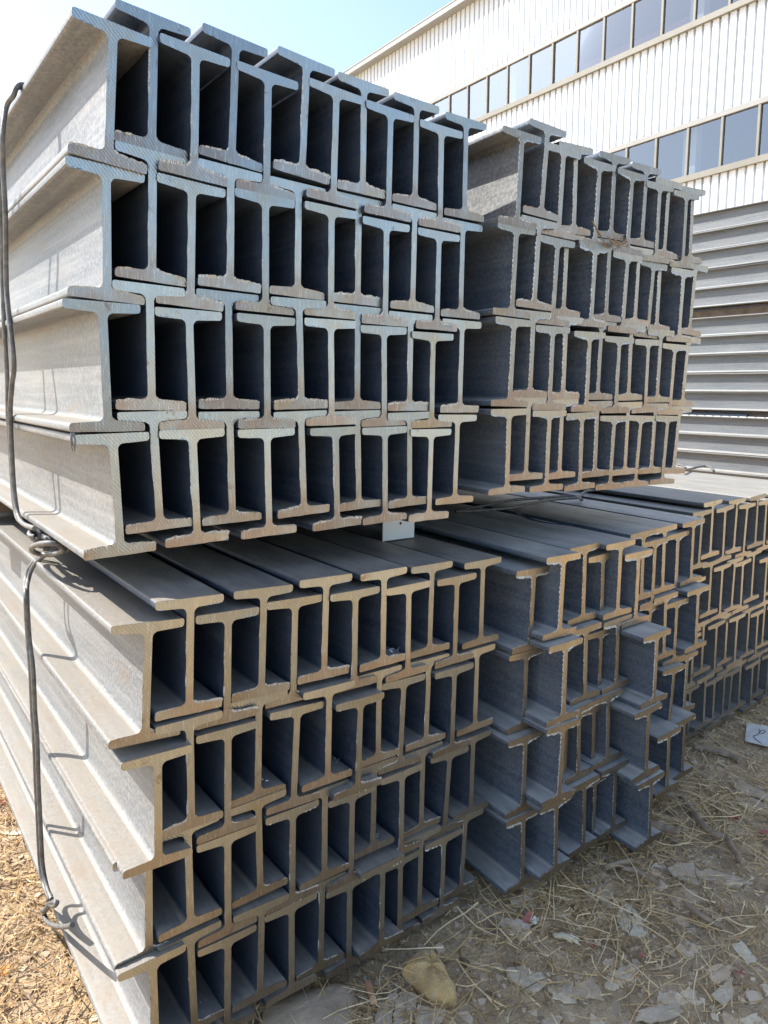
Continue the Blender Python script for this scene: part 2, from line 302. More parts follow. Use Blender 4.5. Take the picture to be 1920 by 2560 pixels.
# ------------------------------------------------------------------ the I-beam
H = .126; WD = .0736; TW = .0080; LEN = 6.0
R1, R2, TT, TR, RF = .0022, .0034, .0088, .0102, .0062
def arc(cx, cz, r, a0, a1, k=4):
    return [(cx + r * math.cos(RAD(a0 + (a1 - a0) * i / k)), cz + r * math.sin(RAD(a0 + (a1 - a0) * i / k))) for i in range(k + 1)]
def half_outline():
    """upper flange, from the right fillet foot round over the top to the left one; z measured from the beam's base"""
    zt = H; xf = TW / 2
    right_f = arc(xf + RF, zt - TR - RF, RF, 180, 90, 4)          # web -> flange underside
    toe = arc(WD / 2 - R2, zt - TT + R2, R2, 270, 360, 3)
    top = arc(WD / 2 - R1, zt - R1, R1, 0, 90, 3)
    right = right_f + toe + top
    left = [(-x, z) for x, z in reversed(right)]
    return right, left
RIGHT, LEFT = half_outline()
NF = 5
fl_out = RIGHT[NF - 1:] + LEFT[:-(NF - 1)]                         # flange only (between the fillets)
fill_r = RIGHT[:NF]; fill_l = LEFT[-NF:]
def extrude(paths, name):
    v, f = [], []
    for path in paths:
        n = len(v); m = len(path)
        for x, z in path: v.append((x, 0, z)); v.append((x, LEN, z))
        for i in range(m - 1): f.append((n + 2 * i, n + 2 * i + 1, n + 2 * i + 3, n + 2 * i + 2))
    return mesh(name, v, f, M['scale'], 30)
flip = lambda path: [(x, H - z) for x, z in path]
web_r = list(reversed(flip(fill_r))) + fill_r
web_l = fill_l + list(reversed(flip(fill_l)))
ME_TOP = extrude([fl_out], 'flange_top')
ME_BOT = extrude([flip(fl_out)], 'flange_base')
ME_WEB = extrude([web_r, web_l], 'web')
# whole outline, closed, clockwise starting at the right web
OUT = RIGHT + LEFT + [(x, H - z) for x, z in reversed(LEFT)] + [(x, H - z) for x, z in reversed(RIGHT)]
def resample(path, step):
    out = []; m = len(path)
    for i in range(m):
        a = path[i]; b = path[(i + 1) % m]
        d = math.hypot(b[0] - a[0], b[1] - a[1])
        if d < 1e-7: continue
        k = max(1, int(d / step))
        nx, nz = (b[1] - a[1]) / d, -(b[0] - a[0]) / d
        for j in range(k):
            t = j / k; out.append((a[0] + (b[0] - a[0]) * t, a[1] + (b[1] - a[1]) * t, nx, nz))
    return out
def fb(rnd, n, k):
    """smooth random ring of n values with lumps about k samples long"""
    m = max(3, n // k); g = [rnd.random() for _ in range(m)]
    return [g[int(i * m / n) % m] * (1 - (i * m / n) % 1) + g[(int(i * m / n) + 1) % m] * ((i * m / n) % 1) for i in range(n)]
def cut_mesh(kind, seed):
    rnd = random.Random(seed)
    pts = resample(OUT, .0011); n = len(pts)
    a1 = fb(rnd, n, 3); a2 = fb(rnd, n, 14); a3 = [rnd.random() for _ in range(n)]
    rough = kind in ('cut_rough', 'cut_gold'); heavy = rnd.uniform(.45, 1.25); ragged = rnd.uniform(.05, .45)
    base, rim, capv, lip = [], [], [], []
    for i, (x, z, nx, nz) in enumerate(pts):
        amp = .00012
        inside_low = nz > .3 and z < H * .5          # upper face of the lower flange
        under_top = nz < -.3 and z > H * .5          # underside of the upper flange
        webl = nx < -.5 and abs(x) < .012
        outer_bot = nz < -.3 and z < H * .5
        if inside_low: amp = .0030 if not rough else .0026
        elif under_top: amp = (.0012 if x < 0 else .0006) if not rough else .0034
        elif webl: amp = .0018 if not rough else .0030
        elif outer_bot: amp = .0008
        amp *= heavy
        if rough and webl:
            saw = ((z / .0072) % 1.0); o = amp * (.25 + .75 * saw) * (.5 + .7 * a2[i])
        else:
            o = amp * (max(0, a2[i] - .25) * 1.1) * (.45 + .8 * a1[i]) + amp * .15 * a3[i]
        if kind == 'cut_pale': o *= .6
        y = -.0007 - (.0011 * a1[i] * a3[i] if o > .0006 else 0)
        base.append((x - nx * .0004, .0014, z - nz * .0004)); rim.append((x + nx * o, y, z + nz * o)); capv.append((x - nx * .0007, -.0007, z - nz * .0007))
    v = base + rim + capv; f = []
    for i in range(n):
        j = (i + 1) % n
        f.append((i, j, n + j, n + i)); f.append((n + i, n + j, 2 * n + j, 2 * n + i))
    f.append(tuple(2 * n + i for i in range(n)))
    me = mesh('cut_end', v, f, M[kind]); me.materials.append(M['burr'])
    mi = [0] * len(f)
    for i in range(n):
        d = math.dist(rim[i], base[i])
        if math.hypot(rim[i][0] - pts[i][0], rim[i][2] - pts[i][1]) > .0009 and a2[i] > .3 and a3[i] > ragged:
            mi[2 * i] = 1; mi[2 * i + 1] = 1
    me.polygons.foreach_set('material_index', mi); me.update()
    return me
CUTS = {k: [cut_mesh(k, 100 * q + i) for i in range(10)] for q, k in enumerate(('cut_clean', 'cut_rough', 'cut_pale', 'cut_brass', 'cut_gold'))}

def proto_beam():
    o = link('steel_beam', None); o.empty_display_size = .02
    link('flange', ME_TOP, o); link('flange', ME_BOT, o); link('web', ME_WEB, o); link('cut_end', CUTS['cut_clean'][0], o)
    return o
PROTO = proto_beam(); used = [False]
def add_beam(loc, rot, kind, label, group, side='scale'):
    if not used[0]:
        used[0] = True; r = PROTO; ch = list(PROTO.children)
    else:
        r = PROTO.copy(); COL.objects.link(r); ch = []
        for c in PROTO.children:
            d = c.copy(); COL.objects.link(d); d.parent = r; ch.append(d)
    for d in ch:
        if d.name.startswith('cut_end'): d.data = random.choice(CUTS[kind])
        else: d.material_slots[0].link = 'OBJECT'; d.material_slots[0].material = M[side]
    r.location = loc; r.rotation_euler = rot
    tag(r, label, 'steel beam', group, 'thing')
    return r

ORD = ['leftmost', 'second', 'third', 'fourth', 'fifth', 'sixth', 'seventh', 'eighth', 'ninth', 'tenth', 'eleventh', 'twelfth']
ROWN = ['top row', 'second row', 'third row', 'bottom row']
INFO = {'U1': ('cut_clean', 'near upper stack', 'clean-cut', 0.0, 'steel beams of the near upper stack'),
        'U2': ('cut_rough', 'right upper stack', 'ragged-cut', 4.0, 'steel beams of the right upper stack'),
        'L1': ('cut_brass', 'near lower stack', 'clean-cut', 0.0, 'steel beams of the near lower stack'),
        'L2': ('cut_gold', 'middle lower stack', 'ragged-cut', 3.0, 'steel beams of the middle lower stack'),
        'L3': ('cut_pale', 'far right lower stack', 'pale thin-looking', 1.5, 'steel beams of the far right lower stack')}
NUDGE = {('L1', 1, 0): -.012, ('L1', 1, 1): -.004, ('L1', 2, 0): .012, ('L1', 0, 4): .006, ('L1', 1, 6): -.014, ('L1', 1, 5): -.006, ('L1', 3, 7): -.016}
def build_bundles():
    rr = random.Random(3)
    for key in ('U1', 'U2', 'L1', 'L2', 'L3'):
        kind, where, look, yaw, group = INFO[key]
        for i, row in enumerate(BEAMS[key]):
            for j, (x, y, z, a) in enumerate(row):
                dy = NUDGE.get((key, i, j), 0) + rr.uniform(-.0025, .0025) + (.004 if j % 2 else 0) * rr.random()
                up = 'raised' if j % 2 else 'low-set'
                if key == 'L2' and j == 6 and i in (1, 2, 3):
                    lab = 'steel beam jutting far out of the middle lower stack, in its ' + ROWN[i]
                elif key == 'L2' and j == 1 and i in (1, 2, 3):
                    lab = 'ragged-cut beam jutting out second from left in %s of middle lower stack' % ROWN[i]
                else:
                    pos = ORD[j] if j == 0 else ORD[j] + ' from left'
                    lab = '%s %s beam, %s in %s of %s' % (up, look, pos, ROWN[i], where)
                add_beam((x, y + dy, z), (0, a, RAD(-yaw) + rr.uniform(-.0015, .0015)), kind, lab, group, 'scale_sunlit' if (j == 0 and (key in ('U1', 'L1') or (key == 'U2' and i == 0))) else ('scale_far' if key == 'L3' else 'scale_mid' if key in ('U2', 'L2') else 'scale'))
build_bundles()

# the tall stack seen side-on at the right, fifteen layers in three tied bundles
XB = 4.83
BROW = ['top layer', 'second layer', 'third layer', 'fourth layer', 'lowest layer']
BTOP = [1.285, .586, -.085]
BN = ['upper third', 'middle third', 'lower third']
rb = random.Random(5)
for b in range(3):
    for i in range(5):
        for c in range(2):
            zb = ZC + BTOP[b] - .126 * (i + 1) - (.021 if c else 0)
            lab = ('outer beam in %s of the %s of the tall side-on stack' if c == 0 else 'inner beam in %s of the %s of the tall side-on stack') % (BROW[i], BN[b])
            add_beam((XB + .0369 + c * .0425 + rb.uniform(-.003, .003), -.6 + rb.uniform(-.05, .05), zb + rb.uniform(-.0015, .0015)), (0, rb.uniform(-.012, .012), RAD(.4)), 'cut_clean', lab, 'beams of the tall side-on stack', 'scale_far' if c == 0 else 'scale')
# ------------------------------------------------------------------ tie wires
def K(ox, oy, s): return lambda x, y: (ox + x * s, oy + y * s)
kk = 700 / 1659
c1, c4, l1, c7 = K(0, 0, kk), K(0, 650, kk), K(0, 1250, kk), K(0, 1860, kk)
XT = .180                                       # the plane of the flange tips on the lit side
rw = random.Random(9)
def on_side(f, pts, dx=0.0): return [at_x(*f(*p), XT + dx) + Vector((0, rw.uniform(-.0015, .0015), 0)) for p in pts]
def build_wires():
    # upper bundle: two loose strands down the side, twisted together under the lowest flange
    t = thing('binding_wire', 'loose twisted steel wire hanging down the side of the near upper stack', 'binding wire', (XT, .3, .9))
    top = at_x(*c1(114, 541), .1955); top.z = max(top.z, ZC + .3425)
    a = [Vector((.34, top.y + .01, ZC + .3465)), Vector((.27, top.y + .006, ZC + .3455)), Vector((.215, top.y + .003, ZC + .3455)), top] + [at_x(*c1(78, 566), .189), at_x(*c1(36, 636), .183)] + on_side(c1, [(16, 800), (18, 1000), (30, 1260), (38, 1659)], -.004) \
        + on_side(c4, [(48, 300), (82, 600), (72, 740), (60, 900), (70, 1150), (88, 1400), (120, 1545), (205, 1590)], -.005)
    b = [Vector((.34, top.y + .02, ZC + .3465)), Vector((.27, top.y + .015, ZC + .3455)), Vector((.215, top.y + .011, ZC + .3455)), top + Vector((0, .007, 0))] + [at_x(*c1(66, 582), .188), at_x(*c1(22, 668), .183)] + on_side(c1, [(4, 850), (4, 1050), (8, 1300), (14, 1659)], -.002) \
        + on_side(c4, [(22, 350), (42, 700), (46, 900), (64, 1150), (80, 1400), (108, 1535), (190, 1585)], -.003)
    m = MB(); m.tube(spline(a, 6), .0031, 8)
    inv = Matrix.Translation(-t.location)
    def add(nm, mb):
        mb.v = [Vector(p) - t.location for p in mb.v]; return mb.build(nm, M['wire'], t, 60)
    add('strand', m)
    m = MB(); m.tube(spline(b, 6), .0029, 8); add('strand', m)
    # the twist
    k0 = at_x(*l1(195, 190), XT - .004); k1 = at_x(*l1(262, 268), XT + .01); m = MB()
    for ph in (0, math.pi):
        pts = []
        for i in range(30):
            s_ = i / 29; p = k0.lerp(k1, s_); an = s_ * 13 + ph
            pts.append(p + Vector((math.sin(an) * .0055, math.cos(an) * .0075, math.cos(an) * .004)))
        m.tube(pts, .003, 8)
    tail = on_side(l1, [(245, 215), (290, 232)], .006) + on_side(l1, [(340, 262), (400, 300)], .03)
    m.tube(spline(tail, 5), .003, 8)
    add('twist', m)
    # lower bundle: an eye at the top, a doubled strand, an open hook at the foot
    t = thing('binding_wire', 'doubled steel wire tied down the side of the near lower stack, hooked at its foot', 'binding wire', (XT, .3, .4))
    def add(nm, mb):
        mb.v = [Vector(p) - t.location for p in mb.v]; return mb.build(nm, M['wire'], t, 60)
    eye = []
    for i in range(25):
        an = RAD(-200 + 400 * i / 24)
        eye.append(at_x(*l1(282 + 96 * math.cos(an), 290 + 34 * math.sin(an)), XT + .012 + .012 * math.sin(an) + .012 * math.cos(an)))
    m = MB(); m.tube(eye, .0034, 8); add('eye', m)
    for q in (0, 1):
        o = q * 15
        pts = [at_x(*l1(*p), XT + dx) for p, dx in (((300 - o * .3, 318), .030), ((255 - o, 335), .022), ((196 - o * 1.1, 395), .012), ((166 - o, 480), .004))] + on_side(l1, [(160 - o * .6, 560), (172 - o * .6, 800), (194 - o, 1000), (206 - o, 1250), (218 - o, 1400), (226 - o, 1659)], -.003 - q * .002) \
            + on_side(c7, [(226 - o, 200), (236 - o, 420), (252 - o, 700), (276 - o, 840), (304 - o * .6, 915)], -.003)
        m = MB(); m.tube(spline(pts, 6), .0030, 8); add('strand', m)
    hk = on_side(c7, [(325, 935), (290, 960), (262, 1000), (275, 1045), (320, 1072), (385, 1082), (430, 1075)], .0)
    m = MB(); m.tube(spline(hk, 6), .0034, 8)
    kn = on_side(c7, [(300, 900), (285, 935), (320, 960), (335, 935), (300, 940), (270, 975), (250, 985)], -.002); m.tube(spline(kn, 6), .0033, 8)
    add('hook', m)
    # loose ends on top of the middle and far stacks
    E = K(1140, 880, 400 / 1659); X = K(1620, 1160, 300 / 1659)
    zt = .567
    t = thing('wire_offcut', 'dark looped wire lying under the right upper stack on flat flanges', 'binding wire', (.95, .2, zt))
    m = MB()
    for pts in ([(0, 1650), (150, 1620), (300, 1592), (600, 1535), (900, 1510), (1120, 1495), (1250, 1500), (1305, 1535)], [(0, 1655), (300, 1640), (600, 1610), (760, 1575), (1000, 1530), (1250, 1512)], [(1285, 1505), (1310, 1470), (1360, 1440), (1430, 1432)]):
        P = [at_z(*E(*p), zt + .004) for p in pts]; m.tube(spline(P, 6), .0032, 8)
    m.v = [Vector(p) - t.location for p in m.v]; m.build('loop', M['wire'], t, 60)
    t = thing('wire_offcut', 'grey wire end curling over sunlit flanges of the far right stack', 'binding wire', (1.75, .5, zt))
    m = MB()
    for pts in ([(420, 100), (560, 75), (690, 42), (800, 32), (870, 50), (912, 98)], [(410, 8), (470, 22), (520, 60)]):
        P = [at_z(*X(*p), zt + .016) for p in pts]; m.tube(spline(P, 6), .004, 8)
    m.v = [Vector(p) - t.location for p in m.v]; m.build('loop', M['wire'], t, 60)
    # blue plastic strip
    c3 = K(1220, 1150, kk)
    P = spline([at_z(*c3(*p), zt + .002) for p in [(178, 296), (190, 322), (240, 350), (330, 372), (420, 384), (482, 392)]], 5)
    v, f = [], []
    for i, p in enumerate(P):
        wd = .006 * (1 - .75 * i / len(P)); v += [p + Vector((-.3 * wd, wd, 0)), p + Vector((.3 * wd, -wd, .002))]
        if i: f.append((2 * i - 2, 2 * i - 1, 2 * i + 1, 2 * i))
    tag(link('plastic_strip', mesh('plastic_strip', v, f, mat_plain('blue_plastic', (.02, .05, .13), .4))), 'thin dark blue plastic strip lying across the middle stack flanges', 'plastic strip')
build_wires()

def build_between():
    # spacers that carry the upper stacks
    for (x0, x1, y, z0, z1, lab) in ((.16, .76, .62, .575, .616, 'dark timber bearer under the near upper stack'), (.80, 1.44, .75, .568, .632, 'dark timber bearer under the right upper stack'),
                                     (.16, .76, 3.4, .575, .616, 'rear timber bearer under the near upper stack'), (.95, 1.6, 3.4, .568, .632, 'rear timber bearer under the right upper stack')):
        m = MB(); m.box(x0, x1, y, y + .08, z0, z1); o = m.build('bearer_or_gap_filler', M['timber']); tag(o, lab, 'timber')
    for z0, z1, lab in ((ZC + .590, ZC + .650, 'added dark timber filling the shaded gap between upper and middle thirds of tall stack'), (ZC - .082, ZC - .05, 'flat dark bar added in the shaded gap between middle and lower thirds of tall stack')):
        m = MB(); m.box(XB + .03, XB + .13, -.5, 5.0, z0, z1); tag(m.build('bearer_or_gap_filler', M['timber']), lab, 'timber')  # added dark bars: they keep the gaps shaded, hiding the lit wall behind
    m = MB(); m.box(XB + .005, XB + .03, 1.6, 3.0, ZC - .078, ZC - .066)
    tag(m.build('steel_plate', M['scale']), 'pale steel strip lying in the dark gap low in the tall stack', 'steel strip')
    # white tag card with a punched hole, standing under the near upper stack
    a = at_y(958, 1290, .13); b = at_y(1035, 1343, .13)
    t = thing('tag_card', 'white tag card with a punched hole standing under the near upper stack', 'tag', (a.x, .13, b.z))
    W_, H_ = b.x - a.x, .05; hx, hz, r = .55 * W_, .0255, .0022
    v, f = [], []; k = 16
    for y in (0, .0008):
        for i in range(k):
            an = 2 * math.pi * i / k; c, s_ = math.cos(an), math.sin(an)
            q = max(abs(c) / 1.0, abs(s_) / 1.0); v.append((hx + r * c, y, hz + r * s_))
        for i in range(k):
            an = 2 * math.pi * i / k; c, s_ = math.cos(an), math.sin(an)
            q = max(abs(c), abs(s_)); cx, sz = c / q, s_ / q
            v.append((hx + (cx * (W_ - hx) if cx > 0 else cx * hx), y, hz + (sz * (H_ - hz) if sz > 0 else sz * hz)))
    for i in range(k):
        j = (i + 1) % k
        f.append((i, j, k + j, k + i)); f.append((2 * k + i, 3 * k + i, 3 * k + j, 2 * k + j))
        f.append((k + i, k + j, 3 * k + j, 3 * k + i)); f.append((i, 2 * k + i, 2 * k + j, j))
    link('card', mesh('card', v, f, mat_plain('white_card', (.75, .76, .74), .6, 0, .06)), t)
build_between()

def build_swarf():
    Q = K(680, 1360, 600 / 1659); V = K(660, 1840, 600 / 1659); P = K(220, 1460, 500 / 1659); S_ = K(220, 2200, 360 / 1659)
    spots = [(Q, 845, 745, .016, 'top row, eighth pocket'), (Q, 1520, 640, .012, 'top row beside the last beam'), (V, 490, 215, .016, 'second row'), (V, 45, 330, .013, 'second row, further left'),
             (V, 835, 1330, .018, 'bottom row under the eighth beam'), (V, 985, 1330, .016, 'bottom row right of the eighth beam'), (S_, 1380, 1480, .014, 'bottom left of the stack'), (V, 795, 700, .010, 'third row')]
    rs = random.Random(11)
    for f_, x, y, size, where in spots:
        p = at_y(*f_(x, y), -.035)
        t = MB()
        for q in range(7):
            an = rs.uniform(0, 6.28); ln = size * rs.uniform(.5, 1.0)
            c0 = p + Vector((rs.uniform(-.4, .4) * size, rs.uniform(-.2, .5) * size, 0))
            pts = [c0, c0 + Vector((math.cos(an) * ln * .5, abs(math.sin(an)) * ln * .3, ln * rs.uniform(.05, .5))), c0 + Vector((math.cos(an) * ln, abs(math.sin(an)) * ln * .6, ln * rs.uniform(-.1, .5)))]
            t.tube(spline(pts, 3), [.0011 * (1 - i / 8) + .0002 for i in range(7)], 4, jit=.4)
        o = t.build('metal_shaving', M['swarf']); tag(o, 'bright curl of swarf in the near lower stack, ' + where, 'metal shaving', 'swarf left in the near lower stack')
    p = at_y(*c4(420, 1062), -.004); t = MB()
    for q in range(4):
        t.tube(spline([p + Vector((rs.uniform(-.004, .004), 0, .006)), p + Vector((rs.uniform(-.003, .003), -.004, -.004)), p + Vector((rs.uniform(-.002, .005), -.001, -.011 - .001 * q))], 3), [.0010, .0011, .0010, .0009, .0007, .0005, .0003], 4, jit=.4)
    tag(t.build('metal_shaving', M['wire']), 'torn sliver of steel hanging at the left corner of the near upper stack', 'metal shaving')
    # dry grass caught between the layers of the right upper stack
    B = K(1400, 340, 400 / 1659); m = MB()
    for pts in ([(332, 878), (375, 960), (430, 1050), (490, 1165)], [(370, 935), (395, 1010), (405, 1040)], [(500, 1060), (560, 1105), (640, 1120), (700, 1090)], [(520, 1085), (590, 1130), (660, 1125)], [(560, 1075), (620, 1110), (690, 1075)], [(610, 1135), (650, 1110), (700, 1100)]):
        m.tube(spline([at_y(*B(*p), -.022) for p in pts], 4), .0011, 5)
    for q in range(26):
        x, y = rs.uniform(500, 710), rs.uniform(1060, 1150)
        a = at_y(*B(x, y), -.018); m.tube([a, a + Vector((rs.uniform(-.012, .012), rs.uniform(-.006, .006), rs.uniform(-.006, .006)))], .0007, 4)
    tag(m.build('grass_wisp', mat_plain('dry_grass', (.20, .15, .09), .8)), 'wisp of dry grass caught between layers of the right upper stack', 'dry grass')
build_swarf()

# ------------------------------------------------------------------ the factory hall
def build_hall():
    U_ = Vector((-0.01888774, 0.99932122, -0.03162819)); W_ = Vector((-5.97684e-04, 3.16225e-02, 9.99499704e-01)); N_ = Vector((0.99982143, 0.0188972, 0))
    F = 20 / 12.0
    Mx = Matrix((N_, U_, W_)).transposed().to_4x4(); Mx.translation = Vector((20, 0, ZC))
    hall = thing('factory_hall', 'white ribbed metal factory hall with two long window bands', 'building')
    hall.matrix_world = Mx
    Y0, Y1, ZB = -14.0, 46.0, -1.2
    zr0, zr1 = 8.90 * F, 9.03 * F
    bands = [(3.995 * F, 4.85 * F), (6.43 * F, 7.28 * F)]
    wn = NT('white_sheet'); p = wn.obj()
    st = wn.noise(wn.mapping(p, (.2, 3.2, .10)), 2.2, 5, .6)
    drip = wn.ramp(wn.noise(wn.mapping(p, (.2, 5.0, .05)), 3.0, 4, .6), [(.55, (0, 0, 0)), (.75, (1, 1, 1))])
    cw = wn.mix(wn.math('MULTIPLY', drip, .35), wn.ramp(st, [(.3, (.54, .59, .64)), (.65, (.63, .67, .705))]), (.42, .42, .40))
    wn.set(Base_Color=cw, Roughness=.5)
    frame_m = mat_plain('window_frame_paint', (.185, .18, .155), .55, 0, .1, 3)
    trim_m = mat_plain('grey_trim', (.24, .245, .24), .55, 0, .1, 2)
    # ribbed cladding, three strips
    def clad(z0, z1):
        v, f = [], []; pitch = .2385; y = Y0; prof = []
        while y < Y1:
            prof += [(0, y), (0, y + pitch - .075), (.085, y + pitch - .065), (.085, y + pitch - .012), (0, y + pitch - .004)]; y += pitch
        for x, yy in prof: v += [(x, yy, z0), (x, yy, z1)]
        for i in range(len(prof) - 1): f.append((2 * i, 2 * i + 2, 2 * i + 3, 2 * i + 1))
        return link('wall', mesh('wall', v, f, wn.m), hall)
    clad(ZB, bands[0][0] - .10); clad(bands[0][1] + .08, bands[1][0] - .10); clad(bands[1][1] + .08, zr0 + .3)
    dark = mat_plain('dim_lining', (.13, .14, .15), .8, 0, .2, 1)
    m = MB(); m.box(.3, 14, Y0, Y0 + .2, ZB, zr0); m.build('end_wall', wn.m, hall)
    m = MB(); m.box(.3, 14, Y1 - .2, Y1, ZB, zr0); m.build('end_wall', wn.m, hall)
    m = MB(); m.box(14, 14.2, Y0, Y1, ZB, zr0); m.build('rear_wall', dark, hall)
    m = MB(); m.box(.3, 14, Y0 + .2, Y1 - .2, ZB, ZB + .1); m.build('floor_slab', mat_plain('concrete', (.16, .16, .155), .9), hall)
    # roof slab with a gutter along the eaves
    m = MB(); m.box(-.26, 14.4, Y0 - .2, Y1 + .2, zr0 + .02, zr1 + .12); rf = m.build('roof', trim_m, hall)
    m = MB(); m.box(-.385, -.262, Y0 - .2, Y1 + .2, zr0, zr1 - .03); m.box(-.40, -.250, Y0 - .2, Y1 + .2, zr1 - .027, zr1 + .02)
    m.build('gutter', trim_m, rf)
    # glass
    g = NT('window_glass'); g.n.remove(g.b)
    out = g.n['Material Output']
    gl = g.new('ShaderNodeBsdfGlossy'); gl.inputs['Roughness'].default_value = .02; gl.inputs['Color'].default_value = (.76, .80, .83, 1)
    tr = g.new('ShaderNodeBsdfTransparent'); tr.inputs['Color'].default_value = (.45, .48, .50, 1)
    fr = g.new('ShaderNodeFresnel'); fr.inputs['IOR'].default_value = 1.45
    mx = g.new('ShaderNodeMixShader'); g.l.new(g.math('ADD', g.math('MULTIPLY', fr.outputs[0], .2), .21, True), mx.inputs[0]); g.l.new(tr.outputs[0], mx.inputs[1]); g.l.new(gl.outputs[0], mx.inputs[2])
    g.l.new(mx.outputs[0], out.inputs[0])
    step = .588 * F
    for bi, (z0, z1) in enumerate(bands):
        yy = 6.02 * F - 9 * step; k = 0
        while yy < 30:
            wv = MB()
            wv.box(-.06, .05, yy - .032, yy + .032, z0 + .062, z1 - .062)                 # one mullion
            fo = wv.build('window', frame_m, hall)
            q1, q2, q3 = (random.uniform(-.007, .007) for _ in range(3)); pm = MB(); pm.v = [(.0, yy + .032, z0 + .062), (q1, yy + step - .032, z0 + .062), (q1 + q2, yy + step - .032, z1 - .062), (q2, yy + .032, z1 - .062)]; pm.f = [(0, 1, 2, 3)]
            pm.build('pane', g.m, fo)
            yy += step; k += 1
        m = MB(); m.box(-.10, .05, Y0, Y1, z0 - .10, z0 + .06); m.build('window_sill', frame_m, hall)
        m = MB(); m.box(-.07, .05, Y0, Y1, z1 - .06, z1 + .08); m.build('window_head', trim_m, hall)
        # solid wall where the band of windows ends, out of view
        for ya, yb in ((Y0, 6.02 * F - 9 * step - .035), (yy - .03, Y1)):
            m = MB(); m.box(.0, .05, ya, yb, z0 + .06, z1 - .06); m.build('wall', wn.m, hall)
    # what is seen through the glass: steel columns and a red bar added for reddish reflections
    y = 11.02 - 6.88 * 2; colm = mat_plain('pale_column_paint', (.62, .66, .64), .5, 0, .05, 2)
    while y < 36:
        m = MB(); m.box(.45, .75, y, y + .40, ZB + .1, zr0); m.build('column', colm, hall); y += 6.88
    m = MB(); m.box(.9, 1.2, 11.6, 15.4, 10.85, 11.5); m.build('reflection_bar', mat_plain('red_reflection', (.42, .15, .13), .5), hall)
build_hall()
# ------------------------------------------------------------------ the ground
GZ = .0
def gn(x, y):
    return (math.sin(x * 9.1 + 1.3) * math.cos(y * 7.7 + .4) * .006 + math.sin(x * 23 + y * 17) * .003 + math.sin(x * 41 - y * 53 + 2) * .0016)
def gz(x, y): return gn(x, y) - .004
def build_ground():
    n = NT('dry_earth'); p = n.new('ShaderNodeNewGeometry').outputs['Position']
    a = n.noise(p, 3.0, 8, .65); b = n.noise(p, 26, 8, .7); c = n.noise(p, 150, 5, .7)
    col = n.ramp(b, [(.25, (.28, .175, .092)), (.5, (.60, .425, .240)), (.75, (.80, .610, .385))])
    col = n.mix(n.math('MULTIPLY', n.ramp(a, [(.4, (0, 0, 0)), (.65, (1, 1, 1))]), .45), col, (.52, .42, .285))
    vo = n.new('ShaderNodeTexVoronoi', feature='DISTANCE_TO_EDGE'); vo.inputs['Scale'].default_value = 34; n.l.new(n.mapping(p, (1, 1, .3)), vo.inputs['Vector'])
    crack = n.ramp(vo.outputs['Distance'], [(.0, (1, 1, 1)), (.05, (0, 0, 0))])
    col = n.mix(n.math('MULTIPLY', crack, n.math('MULTIPLY', n.ramp(a, [(.42, (0, 0, 0)), (.6, (1, 1, 1))]), .5)), col, (.12, .09, .065))
    grit = n.noise(p, 420, 4, .75)
    col = n.mix(n.math('MULTIPLY', n.ramp(grit, [(.36, (1, 1, 1)), (.46, (0, 0, 0))]), .6), col, (.15, .11, .075))
    col = n.mix(n.math('MULTIPLY', n.ramp(grit, [(.56, (0, 0, 0)), (.66, (1, 1, 1))]), .4), col, (.72, .63, .50))
    n.set(Base_Color=col, Roughness=.95)
    h = n.math('ADD', n.math('ADD', n.math('MULTIPLY', b, 1.0), n.math('MULTIPLY', c, .5)), n.math('MULTIPLY', grit, .2))
    n.bump(h, 1.0, .014)
    v, f = [], []
    # fine patch near the camera joined to coarse rings out to the horizon
    xs = [-300, -120, -50, -20, -8, -3, -1.2] + [-.6 + .03 * i for i in range(101)] + [2.9, 4, 8, 20, 50, 120, 300]
    ys = [-300, -120, -50, -20, -8, -3, -1.6] + [-1.0 + .03 * i for i in range(81)] + [2.0, 4, 8, 20, 50, 120, 300]
    for y in ys:
        for x in xs: v.append((x, y, gn(x, y) if (-.6 <= x <= 2.5 and -1.0 <= y <= 1.5) else -.004))
    nx = len(xs)
    for j in range(len(ys) - 1):
        for i in range(nx - 1): f.append((j * nx + i, j * nx + i + 1, (j + 1) * nx + i + 1, (j + 1) * nx + i))
    struct(link('ground', mesh('ground', v, f, n.m, 60)))
build_ground()

